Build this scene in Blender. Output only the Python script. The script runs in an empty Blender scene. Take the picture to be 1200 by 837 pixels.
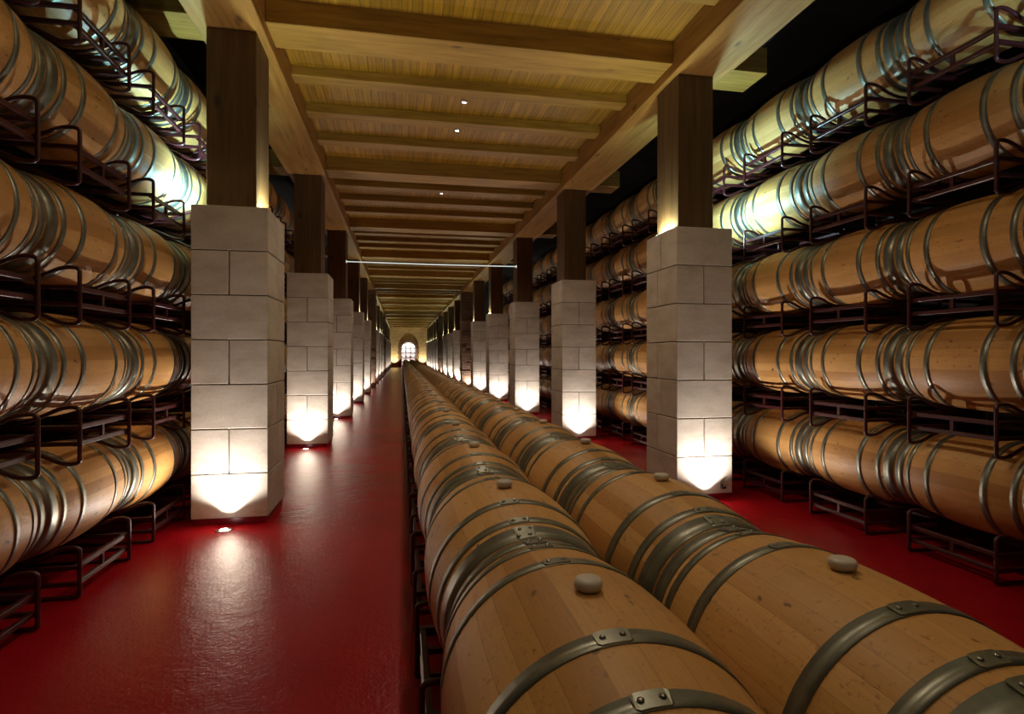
import bpy, math, random
from mathutils import Vector, Matrix
random.seed(7)
R = math.radians
scn = bpy.context.scene
col = scn.collection
PI = math.pi

# ------------------------------------------------------------------ materials
def new_mat(name):
    m = bpy.data.materials.new(name); m.use_nodes = True
    nt = m.node_tree; b = nt.nodes['Principled BSDF']
    return m, nt, b
def nd(nt, t, **k):
    n = nt.nodes.new(t)
    for a, v in k.items():
        if a in n.inputs.keys() if hasattr(n.inputs, 'keys') else False: n.inputs[a].default_value = v
        else: setattr(n, a, v)
    return n
def ln(nt, a, b): nt.links.new(a, b)
def math_n(nt, op, a, b=None, c=None):
    n = nt.nodes.new('ShaderNodeMath'); n.operation = op
    for i, v in enumerate((a, b, c)):
        if v is None: continue
        if isinstance(v, (int, float)): n.inputs[i].default_value = v
        else: nt.links.new(v, n.inputs[i])
    return n.outputs[0]
def ramp(nt, fac, stops, interp='LINEAR'):
    n = nt.nodes.new('ShaderNodeValToRGB'); cr = n.color_ramp; cr.interpolation = interp
    while len(cr.elements) < len(stops): cr.elements.new(0.5)
    for e, (p, c) in zip(cr.elements, stops):
        e.position = p; e.color = (c[0], c[1], c[2], 1)
    nt.links.new(fac, n.inputs[0]); return n.outputs[0]
def mixc(nt, fac, a, b, blend='MIX'):
    n = nt.nodes.new('ShaderNodeMix'); n.data_type = 'RGBA'; n.blend_type = blend
    if isinstance(fac, (int, float)): n.inputs[0].default_value = fac
    else: nt.links.new(fac, n.inputs[0])
    for i, v in ((6, a), (7, b)):
        if isinstance(v, tuple): n.inputs[i].default_value = (v[0], v[1], v[2], 1)
        else: nt.links.new(v, n.inputs[i])
    return n.outputs[2]
def mapping(nt, vec, scale=(1,1,1), loc=(0,0,0)):
    n = nt.nodes.new('ShaderNodeMapping'); n.inputs['Scale'].default_value = scale; n.inputs['Location'].default_value = loc
    nt.links.new(vec, n.inputs[0]); return n.outputs[0]
def noise(nt, vec, scale, detail=3, rough=.55, w=None):
    n = nt.nodes.new('ShaderNodeTexNoise')
    if w is not None:
        n.noise_dimensions = '4D'; nt.links.new(w, n.inputs['W'])
    n.inputs['Scale'].default_value = scale; n.inputs['Detail'].default_value = detail; n.inputs['Roughness'].default_value = rough
    nt.links.new(vec, n.inputs['Vector']); return n.outputs['Fac']
def bump(nt, b, h, strength=.3, dist=.01):
    n = nt.nodes.new('ShaderNodeBump'); n.inputs['Strength'].default_value = strength; n.inputs['Distance'].default_value = dist
    nt.links.new(h, n.inputs['Height']); nt.links.new(n.outputs[0], b.inputs['Normal'])

def mat_staves():
    m, nt, b = new_mat('oak_staves')
    tc = nt.nodes.new('ShaderNodeTexCoord'); oi = nt.nodes.new('ShaderNodeObjectInfo')
    sp = nt.nodes.new('ShaderNodeSeparateXYZ'); ln(nt, tc.outputs['Object'], sp.inputs[0])
    ang = math_n(nt, 'ARCTAN2', sp.outputs[0], sp.outputs[2])
    a = math_n(nt, 'MULTIPLY', ang, 27/(2*PI))
    a = math_n(nt, 'ADD', a, math_n(nt, 'MULTIPLY', oi.outputs['Random'], 300.0))
    vo = nt.nodes.new('ShaderNodeTexVoronoi'); vo.voronoi_dimensions = '1D'; vo.inputs['Scale'].default_value = 1; vo.inputs['Randomness'].default_value = .7
    ln(nt, a, vo.inputs['W'])
    ve = nt.nodes.new('ShaderNodeTexVoronoi'); ve.voronoi_dimensions = '1D'; ve.feature = 'DISTANCE_TO_EDGE'; ve.inputs['Scale'].default_value = 1; ve.inputs['Randomness'].default_value = .7
    ln(nt, a, ve.inputs['W'])
    sc = nt.nodes.new('ShaderNodeSeparateColor'); ln(nt, vo.outputs['Color'], sc.inputs[0])
    tone = ramp(nt, sc.outputs[0], [(0, (.42,.20,.052)), (.2, (.53,.272,.080)), (.7, (.60,.325,.103)), (1, (.67,.38,.14))])
    # grain along the stave
    cx = nt.nodes.new('ShaderNodeCombineXYZ'); ln(nt, math_n(nt,'MULTIPLY',a,1.6), cx.inputs[0]); ln(nt, math_n(nt,'MULTIPLY',sp.outputs[1],1.2), cx.inputs[1])
    ln(nt, math_n(nt,'MULTIPLY',oi.outputs['Random'],50), cx.inputs[2])
    g = noise(nt, cx.outputs[0], 7, 5, .6)
    c = mixc(nt, .22, tone, ramp(nt, g, [(.3, (.32,.30,.28)), (.6, (.62,.60,.58)), (.8,(.72,.7,.68))]), 'OVERLAY')
    # small flecks and stains
    f = noise(nt, mapping(nt, tc.outputs['Object'], (1,.5,1)), 42, 2, .5, oi.outputs['Random'])
    c = mixc(nt, ramp(nt, f, [(.66,(0,0,0)), (.74,(1,1,1))]), c, (.17,.075,.028))
    f2 = noise(nt, tc.outputs['Object'], 95, 1, .5, oi.outputs['Random'])
    c = mixc(nt, math_n(nt,'MULTIPLY',ramp(nt, f2, [(.62,(0,0,0)), (.72,(1,1,1))]),.45), c, (.26,.12,.04))
    big = noise(nt, tc.outputs['Object'], 3.0, 3, .6, oi.outputs['Random'])
    c = mixc(nt, math_n(nt,'MULTIPLY', ramp(nt, big, [(.5,(0,0,0)), (.75,(1,1,1))]), .35), c, (.30,.14,.045))
    rr = math_n(nt, 'ADD', math_n(nt, 'MULTIPLY', oi.outputs['Random'], .22), .86)
    hs = nt.nodes.new('ShaderNodeHueSaturation'); ln(nt, rr, hs.inputs['Value']); ln(nt, c, hs.inputs['Color'])
    edge = ramp(nt, ve.outputs['Distance'], [(0,(1,1,1)), (.014,(1,1,1)), (.026,(0,0,0))])
    c = mixc(nt, math_n(nt,'MULTIPLY',edge,.20), hs.outputs[0], (.10,.045,.015))
    ln(nt, c, b.inputs['Base Color']); b.inputs['Roughness'].default_value = .5
    b.inputs['Specular IOR Level'].default_value = .35
    bump(nt, b, math_n(nt,'SUBTRACT',g,math_n(nt,'MULTIPLY',edge,1.5)), .12, .004)
    return m
def mat_metal(name, colr, rough, noise_amt=.5, metallic=.9):
    m, nt, b = new_mat(name)
    tc = nt.nodes.new('ShaderNodeTexCoord'); oi = nt.nodes.new('ShaderNodeObjectInfo')
    n = noise(nt, tc.outputs['Object'], 14, 4, .6, oi.outputs['Random'])
    d = tuple(x*(1-noise_amt) for x in colr)
    ln(nt, ramp(nt, n, [(.3, d), (.7, colr)]), b.inputs['Base Color'])
    ln(nt, ramp(nt, n, [(.25, (rough*1.35,)*3), (.75, (rough*.8,)*3)]), b.inputs['Roughness'])
    b.inputs['Metallic'].default_value = metallic
    return m
def mat_plain(name, colr, rough=.6, metallic=0, spec=.5):
    m, nt, b = new_mat(name)
    tc = nt.nodes.new('ShaderNodeTexCoord'); n = noise(nt, tc.outputs['Object'], 9, 3)
    ln(nt, ramp(nt, n, [(.3, tuple(x*.8 for x in colr)), (.7, colr)]), b.inputs['Base Color'])
    b.inputs['Roughness'].default_value = rough; b.inputs['Metallic'].default_value = metallic
    b.inputs['Specular IOR Level'].default_value = spec
    return m
def mat_timber(name, cols, axis, rough=.62):
    m, nt, b = new_mat(name)
    tc = nt.nodes.new('ShaderNodeTexCoord'); oi = nt.nodes.new('ShaderNodeObjectInfo')
    s = [9, 9, 9]; s[axis] = .7
    v = mapping(nt, tc.outputs['Object'], tuple(s))
    g = noise(nt, v, 2.4, 6, .62, math_n(nt,'MULTIPLY',oi.outputs['Random'],40))
    c = ramp(nt, g, [(.25, cols[0]), (.5, cols[1]), (.78, cols[2])])
    s2 = [3.2,3.2,3.2]; s2[axis] = 1.3
    vk = nt.nodes.new('ShaderNodeTexVoronoi'); vk.inputs['Scale'].default_value = 1.35
    ln(nt, mapping(nt, tc.outputs['Object'], tuple(s2), (.3,.7,.2)), vk.inputs['Vector'])
    k = ramp(nt, vk.outputs['Distance'], [(.06,(1,1,1)), (.13,(0,0,0))])
    c = mixc(nt, math_n(nt,'MULTIPLY',k,.7), c, tuple(x*.3 for x in cols[0]))
    ln(nt, c, b.inputs['Base Color']); b.inputs['Roughness'].default_value = rough
    bump(nt, b, g, .25, .004)
    return m
def mat_ceiling():
    m, nt, b = new_mat('ceiling_boards')
    tc = nt.nodes.new('ShaderNodeTexCoord'); sp = nt.nodes.new('ShaderNodeSeparateXYZ'); ln(nt, tc.outputs['Object'], sp.inputs[0])
    x = math_n(nt, 'MULTIPLY', sp.outputs[0], 1/.085)
    fl = math_n(nt, 'FLOOR', x); fr = math_n(nt, 'FRACT', x)
    wn = nt.nodes.new('ShaderNodeTexWhiteNoise'); wn.noise_dimensions = '1D'; ln(nt, fl, wn.inputs['W'])
    cx = nt.nodes.new('ShaderNodeCombineXYZ'); ln(nt, x, cx.inputs[0]); ln(nt, math_n(nt,'MULTIPLY',sp.outputs[1],.5), cx.inputs[1]); ln(nt, math_n(nt,'MULTIPLY',fl,3.3), cx.inputs[2])
    g = noise(nt, cx.outputs[0], 3, 5, .6)
    c = ramp(nt, g, [(.3, (.22,.095,.003)), (.6, (.38,.18,.006)), (.8, (.50,.26,.014))])
    c = mixc(nt, .35, c, ramp(nt, wn.outputs['Value'], [(0,(.3,.3,.3)), (1,(.75,.75,.75))]), 'OVERLAY')
    e = math_n(nt, 'LESS_THAN', fr, .07)
    c = mixc(nt, math_n(nt,'MULTIPLY',e,.8), c, (.05,.025,.008))
    ln(nt, c, b.inputs['Base Color']); b.inputs['Roughness'].default_value = .55
    bump(nt, b, math_n(nt,'SUBTRACT',1,e), .4, .006)
    return m
def mat_stone():
    m, nt, b = new_mat('limestone_blocks')
    tc = nt.nodes.new('ShaderNodeTexCoord'); oi = nt.nodes.new('ShaderNodeObjectInfo')
    at = nt.nodes.new('ShaderNodeAttribute'); at.attribute_name = 'tone'
    w = math_n(nt, 'ADD', math_n(nt,'MULTIPLY',oi.outputs['Random'],30), math_n(nt,'MULTIPLY',at.outputs['Fac'],13))
    n1 = noise(nt, mapping(nt, tc.outputs['Object'], (1,1,2.2)), 3.2, 6, .62, w)
    n2 = noise(nt, tc.outputs['Object'], 60, 3, .6)
    c = ramp(nt, n1, [(.25, (.40,.34,.275)), (.5, (.54,.48,.41)), (.75, (.64,.58,.51))])
    c = mixc(nt, .3, c, ramp(nt, at.outputs['Fac'], [(0,(.38,.36,.33)), (1,(.62,.6,.58))]), 'OVERLAY')
    c = mixc(nt, .12, c, ramp(nt, n2, [(.3,(.2,.2,.2)), (.7,(.8,.8,.8))]), 'OVERLAY')
    st = noise(nt, mapping(nt, tc.outputs['Object'], (1,1,1.6)), 5.5, 4, .7, w)
    c = mixc(nt, math_n(nt,'MULTIPLY',ramp(nt, st, [(.64,(0,0,0)), (.74,(1,1,1))]),.4), c, (.25,.17,.09))
    ln(nt, c, b.inputs['Base Color']); b.inputs['Roughness'].default_value = .82; b.inputs['Specular IOR Level'].default_value = .25
    bump(nt, b, math_n(nt,'ADD',n1,math_n(nt,'MULTIPLY',n2,.3)), .3, .006)
    return m
def mat_floor():
    m, nt, b = new_mat('red_resin_floor')
    tc = nt.nodes.new('ShaderNodeTexCoord')
    n1 = noise(nt, tc.outputs['Object'], .9, 5, .6); n2 = noise(nt, tc.outputs['Object'], 7, 4, .7); n3 = noise(nt, tc.outputs['Object'], 120, 2, .5)
    c = ramp(nt, n1, [(.3, (.27,.0035,.007)), (.7, (.37,.005,.011))])
    ln(nt, c, b.inputs['Base Color'])
    b.inputs['Roughness'].default_value = .27
    b.inputs['Specular IOR Level'].default_value = .2
    n4 = noise(nt, tc.outputs['Object'], 55, 2, .5)
    bump(nt, b, math_n(nt,'ADD',n2,math_n(nt,'MULTIPLY',n4,.35)), .42, .012)
    return m
def mat_brick(name, c1, c2, mortar, sx=4.2):
    m, nt, b = new_mat(name)
    tc = nt.nodes.new('ShaderNodeTexCoord'); sp = nt.nodes.new('ShaderNodeSeparateXYZ'); ln(nt, tc.outputs['Object'], sp.inputs[0])
    cx = nt.nodes.new('ShaderNodeCombineXYZ'); ln(nt, math_n(nt,'ADD',sp.outputs[0],sp.outputs[1]), cx.inputs[0]); ln(nt, sp.outputs[2], cx.inputs[1])
    br = nt.nodes.new('ShaderNodeTexBrick'); ln(nt, cx.outputs[0], br.inputs['Vector'])
    br.inputs['Scale'].default_value = sx; br.inputs['Mortar Size'].default_value = .035; br.inputs['Brick Width'].default_value = .9; br.inputs['Row Height'].default_value = .36
    br.inputs['Color1'].default_value = (*c1,1); br.inputs['Color2'].default_value = (*c2,1); br.inputs['Mortar'].default_value = (*mortar,1)
    n = noise(nt, tc.outputs['Object'], 12, 5, .65)
    c = mixc(nt, .5, br.outputs['Color'], ramp(nt, n, [(.3,(.25,.25,.25)), (.7,(.75,.75,.75))]), 'OVERLAY')
    ln(nt, c, b.inputs['Base Color']); b.inputs['Roughness'].default_value = .9
    bump(nt, b, math_n(nt,'SUBTRACT',n,math_n(nt,'MULTIPLY',br.outputs['Fac'],1)), .8, .02)
    return m
def mat_emit(name, colr, s):
    m, nt, b = new_mat(name)
    b.inputs['Base Color'].default_value = (.8,.8,.8,1); b.inputs['Emission Color'].default_value = (*colr,1); b.inputs['Emission Strength'].default_value = s
    return m

M = dict(
    oak=mat_staves(),
    hoop=mat_metal('galvanised_hoop', (.29,.29,.235), .40, .4),
    rivet=mat_metal('rivet_steel', (.35,.33,.30), .3, .3),
    bung=mat_plain('silicone_bung', (.62,.56,.48), .45),
    rack=mat_plain('maroon_rack_paint', (.060,.010,.012), .36, 0, .55),
    stone=mat_stone(),
    mortar=mat_plain('grey_mortar', (.14,.115,.09), .95),
    plinth=mat_plain('red_plinth_paint', (.26,.008,.02), .3),
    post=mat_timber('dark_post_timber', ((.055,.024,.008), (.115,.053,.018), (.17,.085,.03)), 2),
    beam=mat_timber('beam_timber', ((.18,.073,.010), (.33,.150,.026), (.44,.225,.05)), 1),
    cross=mat_timber('cross_beam_timber', ((.18,.078,.008), (.33,.160,.020), (.44,.24,.04)), 0),
    ceil=mat_ceiling(), floor=mat_floor(),
    brick=mat_brick('rough_masonry', (.30,.17,.10), (.20,.11,.065), (.10,.07,.05)),
    endwall=mat_brick('end_wall_stone', (.52,.40,.20), (.40,.29,.13), (.22,.16,.08), 3.0),
    arch=mat_brick('arch_stone', (.20,.12,.06), (.14,.08,.04), (.08,.05,.03), 5),
    dark=mat_plain('dark_plaster', (.030,.024,.020), .9),
    white=mat_plain('white_plaster', (.8,.78,.75), .8),
    bezel=mat_metal('steel_bezel', (.6,.6,.6), .25, .2),
    lens=mat_emit('uplight_lens', (1,.93,.85), 22),
    lensg=mat_emit('ledge_lens', (.82,1,.90), 8),
    lensd=mat_emit('downlight_lens', (.9,.95,1), 9),
    tie=mat_emit('tie_bar_sheen_glow', (.9,1,.92), .7),  # emission stands in for lamplight reflected off the tie bar
    black=mat_plain('black_iron', (.015,.013,.012), .5),
)

# ------------------------------------------------------------------ mesh builder
class MB:
    def __init__(s): s.v=[]; s.f=[]; s.mi=[]; s.sm=[]; s.tone=[]
    def add(s, vs, fs, mi=0, smooth=False, tone=0.5):
        o=len(s.v); s.v += [tuple(v) for v in vs]
        for f in fs: s.f.append(tuple(i+o for i in f)); s.mi.append(mi); s.sm.append(smooth); s.tone.append(tone)
    def box(s, x0,x1,y0,y1,z0,z1, bev=0, mi=0, tone=.5):
        if bev<=0:
            vs=[(x,y,z) for x in (x0,x1) for y in (y0,y1) for z in (z0,z1)]
            s.add(vs, [(0,1,3,2),(4,6,7,5),(0,4,5,1),(2,3,7,6),(0,2,6,4),(1,5,7,3)], mi, False, tone); return
        # chamfered box: 24 verts
        c=[(x0,x1),(y0,y1),(z0,z1)]; vs=[]; idx={}
        for ix in (0,1):
            for iy in (0,1):
                for iz in (0,1):
                    p=[c[0][ix],c[1][iy],c[2][iz]]; d=[1-2*ix,1-2*iy,1-2*iz]
                    for a in range(3):
                        q=[p[k]+(d[k]*bev if k!=a else 0) for k in range(3)]
                        idx[(ix,iy,iz,a)]=len(vs); vs.append(tuple(q))
        F=[]
        for a in range(3):
            o=[k for k in range(3) if k!=a]
            for s_ in (0,1):
                cyc=[(0,0),(1,0),(1,1),(0,1)]
                f=[]
                for u,w in cyc:
                    t=[0,0,0]; t[a]=s_; t[o[0]]=u; t[o[1]]=w; f.append(idx[(t[0],t[1],t[2],a)])
                F.append(f)
        for a in range(3):            # edge along axis a
            o=[k for k in range(3) if k!=a]
            for u in (0,1):
                for w in (0,1):
                    f=[]
                    for e,b_ in ((0,o[0]),(1,o[0]),(1,o[1]),(0,o[1])):
                        t=[0,0,0]; t[a]=e; t[o[0]]=u; t[o[1]]=w; f.append(idx[(t[0],t[1],t[2],b_)])
                    F.append(f)
        for ix in (0,1):
            for iy in (0,1):
                for iz in (0,1): F.append([idx[(ix,iy,iz,a)] for a in range(3)])
        cen=Vector(((x0+x1)/2,(y0+y1)/2,(z0+z1)/2)); G=[]
        for f in F:
            P=[Vector(vs[i]) for i in f]; n=(P[1]-P[0]).cross(P[2]-P[0]); m=sum(P,Vector())/len(P)-cen
            G.append(f if n.dot(m)>0 else f[::-1])
        s.add(vs,G,mi,False,tone)
    def tube(s, pts, r, n=8, closed=False, mi=0, caps=True):
        P=[Vector(p) for p in pts]; N=len(P); vs=[]; fs=[]; up=None
        for i,p in enumerate(P):
            if closed: t=(P[(i+1)%N]-P[i-1]).normalized()
            else: t=(P[min(i+1,N-1)]-P[max(i-1,0)]).normalized()
            if up is None: up=Vector((0,1,0)) if abs(t.y)<.9 else Vector((1,0,0))
            a=(up-t*up.dot(t)).normalized(); up=a; b=t.cross(a)
            for k in range(n):
                th=2*PI*k/n; vs.append(p+a*(r*math.cos(th))+b*(r*math.sin(th)))
        m=N if closed else N-1
        for i in range(m):
            j=(i+1)%N
            for k in range(n): fs.append((i*n+k,i*n+(k+1)%n,j*n+(k+1)%n,j*n+k))
        if caps and not closed: fs.append(tuple(range(n))[::-1]); fs.append(tuple((N-1)*n+k for k in range(n)))
        s.add(vs,fs,mi,True)
    def lathe_y(s, prof, seg=48, mi=0, smooth=True, closed=False):
        """prof: list of (y, r) turned about the Y axis"""
        vs=[]; fs=[]; n=len(prof)
        for k in range(seg):
            a=2*PI*k/seg
            for y,r in prof: vs.append((r*math.sin(a), y, r*math.cos(a)))
        for k in range(seg):
            j=(k+1)%seg
            for i in range(n if closed else n-1):
                i2=(i+1)%n
                fs.append((k*n+i, k*n+i2, j*n+i2, j*n+i))
        s.add(vs,fs,mi,smooth)
    def disc_z(s, cx,cy,prof,seg=20,mi=0):
        """prof: list of (r,z) turned about a vertical axis, closed at both ends"""
        vs=[]; fs=[]; n=len(prof)
        for k in range(seg):
            a=2*PI*k/seg
            for r,z in prof: vs.append((cx+r*math.cos(a),cy+r*math.sin(a),z))
        for k in range(seg):
            j=(k+1)%seg
            for i in range(n-1): fs.append((k*n+i,j*n+i,j*n+i+1,k*n+i+1))
        fs.append(tuple(k*n for k in range(seg))[::-1]); fs.append(tuple(k*n+n-1 for k in range(seg)))
        s.add(vs,fs,mi,True)
    def mesh(s, name, mats):
        me=bpy.data.meshes.new(name); me.from_pydata(s.v,[],s.f)
        for m in mats: me.materials.append(m)
        me.polygons.foreach_set('material_index', s.mi); me.polygons.foreach_set('use_smooth', s.sm)
        at=me.attributes.new('tone','FLOAT','FACE'); at.data.foreach_set('value', s.tone)
        me.update(); return me
    def build(s, name, mat, parent=None, loc=None):
        mats = mat if isinstance(mat,(list,tuple)) else [mat]
        return obj(name, s.mesh(name, mats), parent, loc)
def obj(name, me, parent=None, loc=None):
    o=bpy.data.objects.new(name, me); col.objects.link(o)
    if parent: o.parent=parent
    if loc: o.location=loc
    return o
def tag(o, label=None, cat=None, group=None, kind=None):
    if label: o['label']=label
    if cat: o['category']=cat
    if group: o['group']=group
    if kind: o['kind']=kind
    return o
def empty(name, loc, rz=0):
    o=bpy.data.objects.new(name,None); o.empty_display_size=.1; o.location=loc; o.rotation_euler=(0,0,rz); col.objects.link(o); return o
def copy_tree(root):
    r=root.copy(); col.objects.link(r)
    for ch in list(root.children):
        c=ch.copy(); col.objects.link(c); c.parent=r
        for g in list(ch.children):
            d=g.copy(); col.objects.link(d); d.parent=c
    return r
def smooth_closed(pts, it=2):
    for _ in range(it):
        q=[]
        for i in range(len(pts)):
            a=Vector(pts[i]); b=Vector(pts[(i+1)%len(pts)]); q += [a*.75+b*.25, a*.25+b*.75]
        pts=q
    return pts

ONES=['','first','second','third','fourth','fifth','sixth','seventh','eighth','ninth','tenth','eleventh','twelfth','thirteenth','fourteenth','fifteenth','sixteenth','seventeenth','eighteenth','nineteenth']
TENS={2:('twentieth','twenty'),3:('thirtieth','thirty'),4:('fortieth','forty'),5:('fiftieth','fifty'),6:('sixtieth','sixty')}
def ordw(n):
    if n<20: return ONES[n]
    t,u=divmod(n,10); return TENS[t][0] if u==0 else TENS[t][1]+'-'+ONES[u]

# ------------------------------------------------------------------ layout (metres; camera at x=0, y=0)
CAM_H=1.34
XL0,XL1=-1.61,-1.045          # left piers
XR0,XR1=2.465,3.02            # right piers
Y0,PD,SP=4.85,.66,3.8         # first pier front, depth, spacing
PH=2.51                       # top of the stone
YEND=61.0
BAY=[Y0+SP*i for i in range(-1,15)]
BEAM_Z=3.955; CEIL_Z=4.25
# ------------------------------------------------------------------ barrels
BR,BH,BL=.303,.257,.473       # bulge radius, head radius, half length
def rad(y): return BR-(BR-BH)*(abs(y)/BL)**2
def stave_mesh(seg,steps):
    b=MB(); prof=[(-BL+.035,0.001),(-BL+.035,BH-.022),(-BL,BH-.018)]
    for i in range(steps+1):
        y=-BL+2*BL*i/steps; prof.append((y,rad(y)))
    prof += [(BL,BH-.018),(BL-.035,BH-.022),(BL-.035,.001)]
    b.lathe_y(prof,seg); return b
def hoop_mb(y0,y1,seg=64,lap=True,rows=1):
    b=MB(); t=.0028
    if not lap: b.lathe_y([(y0,rad(y0)-.002),(y0,rad(y0)+t),(y1,rad(y1)+t),(y1,rad(y1)-.002)],seg,0,True,True)
    if lap:   # riveted lap joint near the top
        a0,a1=-.17,.05; n=10; vs=[];fs=[]
        for i in range(n+1):
            a=a0+(a1-a0)*i/n; cut=0 if 0<i<n else .006
            for y,r in ((y0+.001+cut,rad(y0)+t),(y0+.001+cut,rad(y0)+t*2.1),(y1-.001-cut,rad(y1)+t*2.1),(y1-.001-cut,rad(y1)+t)):
                vs.append((r*math.sin(a),y,r*math.cos(a)))
        for i in range(n):
            for k in range(3): fs.append((i*4+k,i*4+k+1,i*4+4+k+1,i*4+4+k))
        fs.append((0,1,2,3)); fs.append((n*4+3,n*4+2,n*4+1,n*4))
        b.add(vs,fs,0,False)
        ys=[(y0+y1)/2] if rows==1 else [y0+(y1-y0)*.25,y0+(y1-y0)*.75]
        for yy in ys:
            for k,a in enumerate((a0+.045,a1-.05)):
                if rows==2: a += .02*(1 if yy>ys[0] else -1)
                r=rad(yy)+t*2; c=Vector((r*math.sin(a),yy,r*math.cos(a))); nrm=Vector((math.sin(a),0,math.cos(a)))
                ax=Vector((0,1,0)); bx=nrm.cross(ax); vs=[];fs=[]; m=8
                for rr,h in ((.0065,0),(.0055,.003),(.0025,.0045)):
                    for q in range(m):
                        th=2*PI*q/m; vs.append(c+ax*(rr*math.cos(th))+bx*(rr*math.sin(th))+nrm*h)
                for l in range(2):
                    for q in range(m): fs.append((l*m+q,l*m+(q+1)%m,l*m+m+(q+1)%m,l*m+m+q))
                fs.append(tuple(2*m+q for q in range(m)))
                b.add(vs,fs,1,True)
    return b
HY=[(-.467,-.392,2),(-.366,-.330,1),(-.210,-.168,1),(.168,.210,1),(.330,.366,1),(.392,.467,2)]
hoop_me=[hoop_mb(a,b,64,False,r).mesh('hoop',[M['hoop']]) for a,b,r in HY]
lap_me=[hoop_mb(a,b,64,True,r).mesh('riveted_lap',[M['hoop'],M['rivet']]) for a,b,r in HY]
stave_me=stave_mesh(64,24).mesh('staves',[M['oak']])
bg=MB(); zt=BR-.004
bg.disc_z(0,0,[(.020,zt),(.021,zt+.007),(.027,zt+.009),(.030,zt+.014),(.0295,zt+.024),(.026,zt+.029),(.014,zt+.031)],24)
bung_me=bg.mesh('bung',[M['bung']])
# one mesh for barrels too far off to show their pieces
fb=stave_mesh(28,8); fb.mi=[0]*len(fb.f)
for a,b_,r in HY:
    fb.lathe_y([(a,rad(a)),(a,rad(a)+.004),(b_,rad(b_)+.004),(b_,rad(b_))],28,1,True)
far_me=fb.mesh('far_barrel',[M['oak'],M['hoop']])
def make_barrel(bung):
    r=empty('oak_barrel',(0,0,0))
    obj('staves',stave_me,r)
    for me,lm in zip(hoop_me,lap_me):
        h=obj('hoop',me,r)
        if bung: obj('riveted_lap',lm,h)
    if bung: tag(obj('bung',bung_me,r),'pale silicone bung in the top')
    return r
proto_b=make_barrel(True); proto_s=make_barrel(False); used={'b':False,'s':False,'r':False,'g':False,'c':False}
def place_barrel(x,y,z,label,group,bung=False,far=False,spin=0):
    if far: o=obj('oak_barrel',far_me)
    else:
        k='b' if bung else 's'; p=proto_b if bung else proto_s
        o=copy_tree(p) if used[k] else p; used[k]=True
    o.location=(x,y,z); o.rotation_euler=(0,spin,0); tag(o,label,'barrel',group); return o

# ------------------------------------------------------------------ racks
RH=.155
def rack_profile(wid,cells,floor):
    """closed side profile in x,z of the bent tube frame; cells = barrel centres"""
    top=[(0,.10),(0,RH),(.085,RH)]
    for i,c in enumerate(cells):
        top += [(c-.14,.104),(c-.05,.077),(c+.05,.077),(c+.14,.104)]
        if i<len(cells)-1: top.append(((c+cells[i+1])/2,.125))
    top += [(wid-.085,RH),(wid,RH),(wid,.10)]
    if floor: bot=[(wid,-.09),(wid,-.118),(wid-.10,-.118),(.10,-.118),(0,-.118),(0,-.09)]
    else: bot=[(x,-z) for x,z in top[::-1]]
    return [tuple(v) for v in smooth_closed([Vector((x,0,z)) for x,z in top+bot],2)]
def make_rack(wid,cells,floor,low=0):
    """front bar at local x=0, running inwards along +x; centred on y=0"""
    r=empty('barrel_rack',(0,0,0))
    prof=[(a,b,c-(low if c<-.1 else 0)) for a,b,c in rack_profile(wid,cells,floor)]
    f=MB(); f.tube(prof,.0115,8,True)
    for z in (.045,-.045): f.box(.005,wid-.005,-.011,.011,z-.011,z+.011)
    fm=f.mesh('end_frame',[M['rack']])
    for y in (-.29,.29): obj('end_frame',fm,r,(0,y,0))
    rb=MB(); rb.box(0,.026,-.285,.285,-.013,.013,.003); rm=rb.mesh('rail',[M['rack']])
    for x in (.012,wid-.038):
        for z in (.042,-.048): obj('rail',rm,r,(x,0,z))
    st=MB(); st.box(.004,.022,-.012,.012,-.037,.031); sm=st.mesh('strut',[M['rack']])
    for x in (.012,wid-.038): obj('strut',sm,r,(x,0,0))
    return r
SW=.65
proto_r=make_rack(SW,[SW/2],False); proto_g=make_rack(SW,[SW/2],True); proto_c=make_rack(1.278,[.325,.953],True,.03)
def place_rack(x,y,z,rz,label,group,k):
    p={'r':proto_r,'g':proto_g,'c':proto_c}[k]
    o=copy_tree(p) if used[k] else p; used[k]=True
    o.location=(x,y,z); o.rotation_euler=(0,0,rz); tag(o,label,'rack',group); return o

ZR,TP=.13,.766          # lowest rack centre, tier pitch
ZB=.513                 # lowest barrel centre
TIER=['bottom','second','third','fourth','top']
def stack(side):
    if side=='right': xf,y1,n,yl,s=3.375,2.065,19,20,1
    else: xf,y1,n,yl,s=-1.73,1.92,12,14,-1
    rng=random.Random(3 if side=='right' else 5)
    for i in range(n):
        y=y1+.95*i
        for t in range(5):
            bayn=sum(1 for p in BAY[1:] if p+PD/2<y)     # how many pillars stand nearer
            where=ordw(i)+' seen from the front' if i else 'beside the camera'
            place_barrel(xf+s*SW/2,y,ZB+TP*t,f'oak barrel on {TIER[t]} tier of {side}-hand barrel racks, {where}',f'barrels on the {side}-hand racks',spin=rng.uniform(-PI,PI))
            place_rack(xf,y,ZR+TP*t,0 if s>0 else PI,f'maroon tubular rack under {where} barrel of {TIER[t]} tier, {side}-hand wall',f'racks of the {side}-hand wall','g' if t==0 else 'r')
stack('right'); stack('left')
CX=(.386,.996); CY=1.15-.95; NC=61
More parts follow.
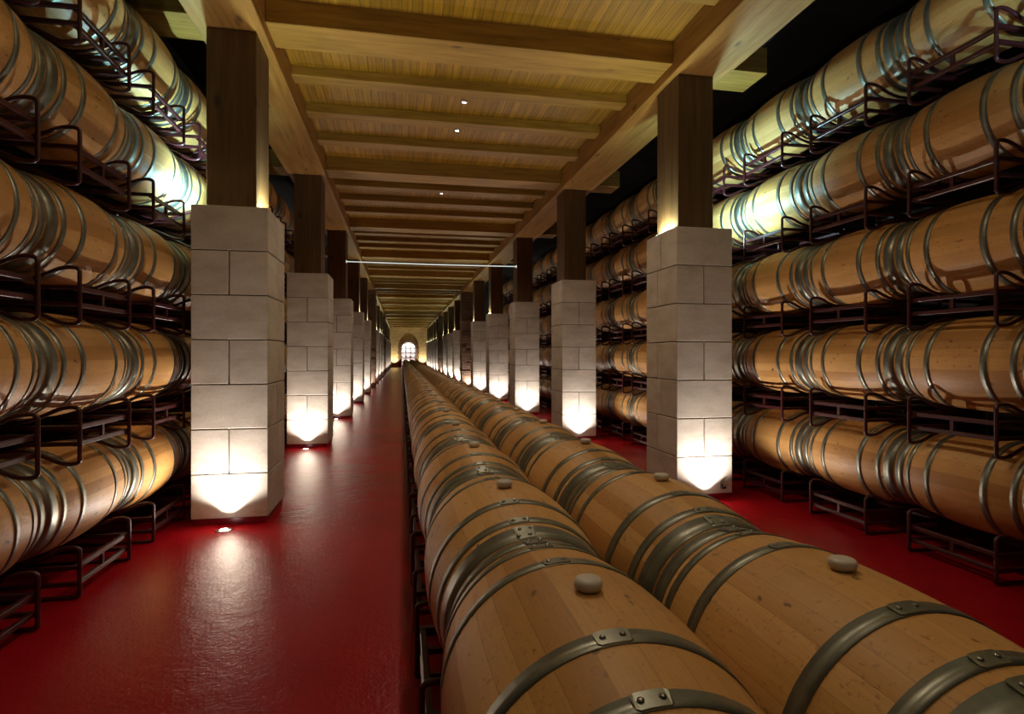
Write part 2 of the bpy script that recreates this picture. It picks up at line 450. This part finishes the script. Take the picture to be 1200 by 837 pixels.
for i in range(NC):
    y=CY+.95*i
    far=i>24
    for x,nm in ((CX[0],'left'),(CX[1],'right')):
        if i==0: lab=f'nearest oak barrel of the {nm} file in the central double row'
        elif i<=40: lab=f'oak barrel in {nm} file of central double row, {ordw(i)} bung from the camera' if not far else f'small distant oak barrel, {ordw(i)} along the {nm} file of central row'
        else: lab=f'tiny distant oak barrel in the {nm} central file near the far archway'
        place_barrel(x,y,ZB+.03,lab,'far end of the '+nm+' central file' if i>40 else 'central double row',True,far,random.Random(i*7+len(nm)).uniform(-.05,.05))
    if i<=24:
        place_rack(CX[0]-.325,y,ZR+.03,0,f'maroon floor rack carrying the {ordw(i+1)} pair of central barrels','central floor racks','c')
# far central racks: one plain tube frame each
cr=MB(); pr=rack_profile(1.278,[.325,.953],True)
for y in (-.29,.29): cr.tube([(a,y,c) for a,b,c in pr],.0115,6,True)
for x in (.012,1.24):
    for z in (.042,-.048): cr.box(x,x+.026,-.285,.285,z-.013,z+.013)
crm=cr.mesh('far_rack',[M['rack']])
for i in range(25,NC):
    tag(obj('barrel_rack',crm,None,(CX[0]-.325,CY+.95*i,ZR+.03)),'dark floor rack low under the distant central barrels toward the archway','rack','distant central floor racks')

# ------------------------------------------------------------------ piers, posts
def pier_mesh(x0,x1):
    b=MB(); n=7; z0=.05; h=(PH-z0)/n; g=.0045; rng=random.Random(int(abs(x0)*1000)); d=PD
    b.box(x0+.01,x1-.01,.01,d-.01,z0,PH-.01,0,1,.0)
    for k in range(n):
        za=z0+h*k; zb=za+h
        if k%2==0:   # full-width block in front, two deep on the side
            cells=[(x0,x1,0,d*.5),(x0,x1,d*.5,d)]
            if k%4==0: cells=[(x0,x1,0,d)]
        else:
            xm=x0+(x1-x0)*.49; cells=[(x0,xm,0,d*.62),(xm,x1,0,d*.62),(x0,x1,d*.62,d)]
        for a,b2,c,e in cells:
            o=rng.uniform(0,.002)
            b.box(a+(g if a>x0 else 0),b2-(g if b2<x1 else 0),c+(g if c>0 else o),e-(g if e<d else 0),za+g*.8,zb-(g*.8 if k<n-1 else 0),.004,0,rng.random())
    return b.mesh('masonry_shaft',[M['stone'],M['mortar']])
pmL,pmR=pier_mesh(XL0,XL1),pier_mesh(XR0,XR1)
def slab(x0,x1,y0,y1,z0,z1,bev,name,mat): 
    b=MB(); b.box(x0,x1,y0,y1,z0,z1,bev); return b.mesh(name,[mat])
plL=slab(XL0+.015,XL1-.015,.015,PD-.015,0,.05,0,'plinth',M['plinth']); plR=slab(XR0+.015,XR1-.015,.015,PD-.015,0,.05,0,'plinth',M['plinth'])
PLx=(-1.53,-1.155); PRx=(2.53,2.885)
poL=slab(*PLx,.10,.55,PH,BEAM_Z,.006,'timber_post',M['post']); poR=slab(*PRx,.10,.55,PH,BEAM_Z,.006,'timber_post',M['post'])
def light(name,kind,loc,energy,colr,rot=(0,0,0),**k):
    l=bpy.data.lights.new(name,kind); l.energy=energy; l.color=colr
    for a,v in k.items(): setattr(l,a,v)
    o=bpy.data.objects.new(name,l); o.location=loc; o.rotation_euler=rot; col.objects.link(o); return o
# fixtures
lb=MB(); lb.disc_z(0,0,[(.055,0),(.058,.003),(.055,.006),(.040,.007)],24); lbm=lb.mesh('bezel',[M['bezel']])
ll=MB(); ll.disc_z(0,0,[(.030,.006),(.028,.0085),(.015,.010)],20); llm=ll.mesh('lens',[M['lens']])
gb=MB(); gb.box(-.02,.02,-.16,.16,0,.010,.001); gbm=gb.mesh('lamp_body',[M['black']])
gl=MB(); gl.box(-.015,.015,-.15,.15,.010,.013); glm=gl.mesh('lens',[M['lensg']])
WARM=(1,.92,.84); GRN=(.80,1.0,.66); CYA=(.42,.85,1.0)
LEDGE={0,1,4,5,7,8,9,11,12,13,14,15}
for idx,y in enumerate(BAY):
    for side in ('left','right'):
        L=side=='left'; x0,x1=(XL0,XL1) if L else (XR0,XR1); xc=(x0+x1)/2
        masonry = idx in (6,10)
        nth = 'just beside the camera' if idx==0 else f'{ordw(idx)} from the camera'
        if masonry:
            b=MB(); rng=random.Random(idx)
            z=0; hh=.165
            nrow=24
            for k in range(nrow):
                za=hh*k; zb=min(za+hh,BEAM_Z)
                if za>=BEAM_Z: break
                xs=[x0-.02,x0+(x1-x0)*(.35 if k%2 else .62),x1+.02]
                for a,c in zip(xs,xs[1:]):
                    for e,f_ in ((-.03,.33),(.33,PD+.03)):
                        o=rng.uniform(0,.015)
                        b.box(a+(0 if a>xs[0] else o),c-(0 if c<xs[-1] else o),e+(o if e<0 else 0),f_,za+.004,zb-.004,.006,0,rng.random())
            b.box(x0,x1,0,PD,0,BEAM_Z)
            tag(b.build('masonry_pillar',M['brick'],None,(0,y,0)),f'rough brown full-height masonry pillar, {ordw(idx)} in the {side} colonnade','pillar')
        else:
            r=empty('stone_pier',(0,y,0))
            tag(r,f'pale limestone block pier in the {side} colonnade, {nth}','pillar',f'{side} colonnade piers')
            obj('masonry_shaft',pmL if L else pmR,r); obj('plinth',plL if L else plR,r)
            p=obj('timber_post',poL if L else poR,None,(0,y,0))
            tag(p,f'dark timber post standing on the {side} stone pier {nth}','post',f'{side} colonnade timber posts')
        # in-floor uplight in front of the pier
        u=empty('floor_uplight',(xc,y-.15,0)); tag(u,f'small round in-floor uplight before the {side} pillar {nth}','light',f'{side} floor uplights')
        obj('bezel',lbm,u); tag(obj('lens',llm,u),'glowing lens')
        ptr=1.0 if y<25 else 2.2
        light('uplight_beam','SPOT',(xc,y-.145,.02),62*ptr,WARM,(R(180-27),0,0),spot_size=R(74),spot_blend=.75,shadow_soft_size=.02)
        if y<26: light('uplight_spill','SPOT',(xc,y-.15,.02),(60 if idx else 22)*ptr,WARM,(R(180+14),0,0),spot_size=R(138),spot_blend=.6,shadow_soft_size=.018)
        if idx in LEDGE and not masonry:
            xi=(XL1-.045) if L else None
            # inner ledge lamp beside the post and aisle-side ledge lamp
            for inner in (True,False):
                lx={('left',True):-1.098,('left',False):-1.572,('right',True):2.494,('right',False):2.955}[(side,inner)]
                g=empty('ledge_lamp',(lx,y+.33,PH-.003)); tag(g,f'slim lamp on {"gallery" if inner else "aisle"}-side ledge of the {side} pier {nth}','light','ledge lamps')
                obj('lamp_body',gbm,g); tag(obj('lens',glm,g),'pale green glowing strip')
                if inner:
                    light('ledge_beam','AREA',(lx,y+.33,PH+.0105),(15 if y<8 else (7 if y<25 else 18)),GRN,(R(180),0,0),shape='RECTANGLE',size=.03,size_y=.30); continue
                e=140 if y<12 else 12
                sg=1 if (L==inner) else -1
                # tilt away from the post: gallery lamps lean inwards, aisle lamps towards the racks
                tilt=(R(2) if inner else R(36))*sg
                light('ledge_beam','SPOT',(lx,y+.33,PH+.025),e,GRN if inner else CYA,(R(180),tilt,0),spot_size=R(120 if inner else 150),spot_blend=.6,shadow_soft_size=.02)

# ------------------------------------------------------------------ timber ceiling
YB0=-4.0
for x0,x1,nm in ((-1.62,-1.09,'left'),(2.48,3.0,'right')):
    b=MB(); b.box(x0,x1,YB0,YEND,BEAM_Z,4.75,.006)
    tag(b.build('main_beam',M['beam']),f'long heavy timber beam resting on the {nm} row of posts','beam')
cb=slab(-2.08,-1.62,0,.40,4.045,4.27,.005,'end_stub',M['cross'])
crossm=MB(); crossm.box(-1.09,2.48,0,.40,4.045,CEIL_Z+.01,.005)
crossm.box(-2.08,-1.62,0,.40,4.045,CEIL_Z+.05,.005); crossm.box(3.0,3.46,0,.40,4.045,CEIL_Z+.05,.005)
cm=crossm.mesh('cross_beam',[M['cross']])
jm=slab(-1.09,2.48,0,.19,4.148,CEIL_Z+.01,.005,'ceiling_joist',M['cross'])
jn=0
for idx in range(0,16):
    y=Y0+SP*(idx-1)
    if y>YEND-.5 or y<YB0: continue
    tag(obj('cross_beam',cm,None,(0,y+.11,0)),f'wide timber cross beam spanning over the pair of pillars {"behind the camera" if idx<0 else ("beside the camera" if idx==0 else ordw(idx)+" from the camera")}','beam','wide cross beams')
    for k,d in enumerate((1.22,2.10,2.99)):
        if y+d<YEND-.4:
            tag(obj('ceiling_joist',jm,None,(0,y+d,0)),f'narrow ceiling joist, {ordw(k+1)} beyond the wide cross beam {"behind the camera" if idx<0 else ("beside the camera" if idx==0 else "at pillar pair "+ordw(idx))}','joist','narrow ceiling joists')
b=MB(); b.box(-1.09,2.48,YB0,YEND,CEIL_Z,CEIL_Z+.04); tag(b.build('ceiling',M['ceil']),kind='structure')
for nm,x0,x1 in (('left',-3.0,-1.62),('right',3.0,4.7)):
    b=MB(); b.box(x0,x1,YB0,YEND,4.75,4.8); tag(b.build('ceiling',M['dark']),kind='structure')
b=MB(); b.box(-1.62,3.0,YB0,YEND,4.75,4.8); tag(b.build('ceiling',M['dark']),kind='structure')
# recessed ceiling downlights
db=MB(); db.disc_z(0,0,[(.030,-.012),(.038,-.012),(.042,0)],20); dbm=db.mesh('bezel',[M['bezel']])
dl=MB()
for sx in (-.012,.012): dl.disc_z(sx,0,[(.009,-.0165),(.010,-.012)],12)
dlm=dl.mesh('lens',[M['lensd']])
for i in range(-1,15):
    for j,d in enumerate((1.73,2.58)):
        y=Y0+SP*(i-1)+d
        if y<-1: continue
        u=empty('ceiling_downlight',(.707,y,CEIL_Z)); tag(u,f'tiny recessed twin downlight, {"nearer" if j==0 else "farther"} of the pair past cross beam {"beside the camera" if i<=0 else ordw(i)}','light','ceiling downlights')
        obj('bezel',dbm,u); obj('lens',dlm,u)
        e=43 if y<12 else 28
        if y<30: light('downlight_beam','SPOT',(.707,y,CEIL_Z-.03),e,(1,.84,.62),(0,0,0),spot_size=R(138),spot_blend=.6,shadow_soft_size=.03)
# steel tie bar between the third posts; its reflected lamplight is put in as emission
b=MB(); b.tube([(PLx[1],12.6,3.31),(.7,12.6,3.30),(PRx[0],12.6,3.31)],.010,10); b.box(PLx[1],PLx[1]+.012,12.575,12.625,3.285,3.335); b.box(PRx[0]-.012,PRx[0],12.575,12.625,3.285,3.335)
tag(b.build('tie_bar',M['tie']),'thin white tie bar between the third pair of timber posts, its shine put in as glow','light')
# small bracket on the first right pier
b=MB(); b.box(0,.012,-.02,0,0,.07,.002); b.box(-.005,.045,-.03,-.015,.0,.02,.003); b.tube([(.006,-.02,.055),(.006,-.035,.06)],.006,8)
tag(b.build('wall_hook',M['black'],None,(2.90,Y0,.10)),'small dark metal hook low on the first right stone pier','hook')

# ------------------------------------------------------------------ shell
def struct(name,x0,x1,y0,y1,z0,z1,mat):
    b=MB(); b.box(x0,x1,y0,y1,z0,z1); return tag(b.build(name,mat),kind='structure')
struct('floor',-3.0,4.7,YB0,67,-.1,0,M['floor'])
struct('wall_left',-3.1,-3.0,YB0,YEND,0,4.8,M['dark'])
struct('wall_right',4.7,4.8,YB0,YEND,0,4.8,M['dark'])
struct('wall_back',-3.1,4.8,YB0-.1,YB0,0,4.8,M['dark'])
# end wall with an arched opening
AC,AW,AS=.72,.76,1.88
b=MB(); pts=[(AC-AW,0),(AC-AW,AS)]+[(AC-AW*math.cos(PI*k/16),AS+AW*math.sin(PI*k/16)) for k in range(1,16)]+[(AC+AW,AS),(AC+AW,0)]
ys=(YEND,YEND+.5)
for j in range(len(pts)-1):
    (xa,za),(xb,zb)=pts[j],pts[j+1]
    if abs(xb-xa)>1e-6:
        b.add([(xa,ys[0],za),(xb,ys[0],zb),(xb,ys[0],4.8),(xa,ys[0],4.8)],[(0,1,2,3)])
    b.add([(xa,ys[0],za),(xb,ys[0],zb),(xb,ys[1],zb),(xa,ys[1],za)],[(0,3,2,1)])
b.box(-3.0,AC-AW,ys[0],ys[1],0,4.8); b.box(AC+AW,4.7,ys[0],ys[1],0,4.8)
b.add([(AC-AW,ys[1],2.6),(AC+AW,ys[1],2.6),(AC+AW,ys[1],4.8),(AC-AW,ys[1],4.8)],[(0,1,2,3)])
tag(b.build('wall_end',M['endwall']),kind='structure')
b=MB()
def vous(a0,a1,r0,r1):
    vs=[]
    for y in (YEND-.10,YEND+.05):
        for a,r in ((a0,r0),(a1,r0),(a1,r1),(a0,r1)): vs.append((AC-r*math.cos(a),y,AS+r*math.sin(a)))
    b.add(vs,[(0,1,2,3),(7,6,5,4),(0,4,5,1),(1,5,6,2),(2,6,7,3),(3,7,4,0)])
for k in range(11): vous(PI*k/11+.012,PI*(k+1)/11-.012,AW-.02,AW+.34)
for s in (-1,1):
    for k in range(7):
        xa=AC+s*(AW-.02); xb=AC+s*(AW+(.34 if k%2 else .26)); b.box(min(xa,xb),max(xa,xb),YEND-.10,YEND+.05,AS/7*k+.01,AS/7*(k+1)-.01)
tag(b.build('trim_1',M['arch']),kind='structure')
# bright store room beyond the arch
struct('wall_store_left',-1.4,-1.3,YEND+.5,66.5,0,3.4,M['white']); struct('wall_store_right',2.8,2.9,YEND+.5,66.5,0,3.4,M['white'])
struct('wall_store_back',-1.4,2.9,66.5,66.6,0,3.4,M['white']); struct('ceiling',-1.4,2.9,YEND+.5,66.6,3.4,3.5,M['white'])
light('store_light','AREA',(.7,63.2,3.3),420,(1,.97,.93),(R(35),0,0),size=2.0)
# small casks end-on in a dark frame, seen through the arch
k2=MB(); sc=.72
prof=[(-.34,.001),(-.34,.19),(-.36,.195)]+[(-.36+.72*i/8,.245-.05*(abs(-.36+.72*i/8)/.36)**2) for i in range(9)]+[(.36,.19),(.34,.001)]
k2.lathe_y(prof,24,0,True)
for a,c in ((-.35,-.29),(-.16,-.13),(.13,.16),(.29,.35)): 
    ra=.248-.05*(max(abs(a),abs(c))/.36)**2; k2.lathe_y([(a,ra-.01),(a,ra+.003),(c,ra+.003),(c,ra-.01)],24,1,True)
ckm=k2.mesh('cask',[M['white'],M['hoop']])
for r in range(5):
    for c in range(3):
        tag(obj('pale_cask',ckm,None,(.22+.50*c,64.6,.25+.50*r)),f'pale cask end-on in the bright room beyond the arch, {["lowest","second","third","fourth","highest"][r]} level, {["left","middle","right"][c]} column','cask','casks beyond the archway')
b=MB()
for c in range(4): b.box(-.05+.5*c,.0+.5*c,63.9,63.95,0,2.6)
for r in range(6): b.box(-.05,1.5,63.9,63.95,.0+.50*r,.05+.50*r)
tag(b.build('iron_grille',M['black']),'black iron grille of square bars before the pale casks beyond the arch','grille')
# end wall washes
for x in (-.75,2.2): light('end_wall_wash','SPOT',(x,YEND-.55,.05),480,(1,.85,.6),(R(180-12),0,0),spot_size=R(85),spot_blend=.6,shadow_soft_size=.05)

# ------------------------------------------------------------------ camera, world, view
cd=bpy.data.cameras.new('camera'); cd.sensor_fit='HORIZONTAL'; cd.sensor_width=36; cd.lens=36*672/1200; cd.shift_y=-.0025; cd.clip_start=.05
co=bpy.data.objects.new('camera',cd); co.location=(0,0,CAM_H); co.rotation_euler=(R(90),0,R(-10.9)); col.objects.link(co); scn.camera=co
w=bpy.data.worlds.new('world'); scn.world=w; w.use_nodes=True; w.node_tree.nodes['Background'].inputs[0].default_value=(.03,.02,.012,1); w.node_tree.nodes['Background'].inputs[1].default_value=.0
vs=scn.view_settings; vs.view_transform='Standard'; vs.look='None'; vs.gamma=1; vs.use_curve_mapping=False; vs.exposure=0
scn.cycles.use_denoising=True
scn.cycles.max_bounces=8; scn.cycles.diffuse_bounces=4
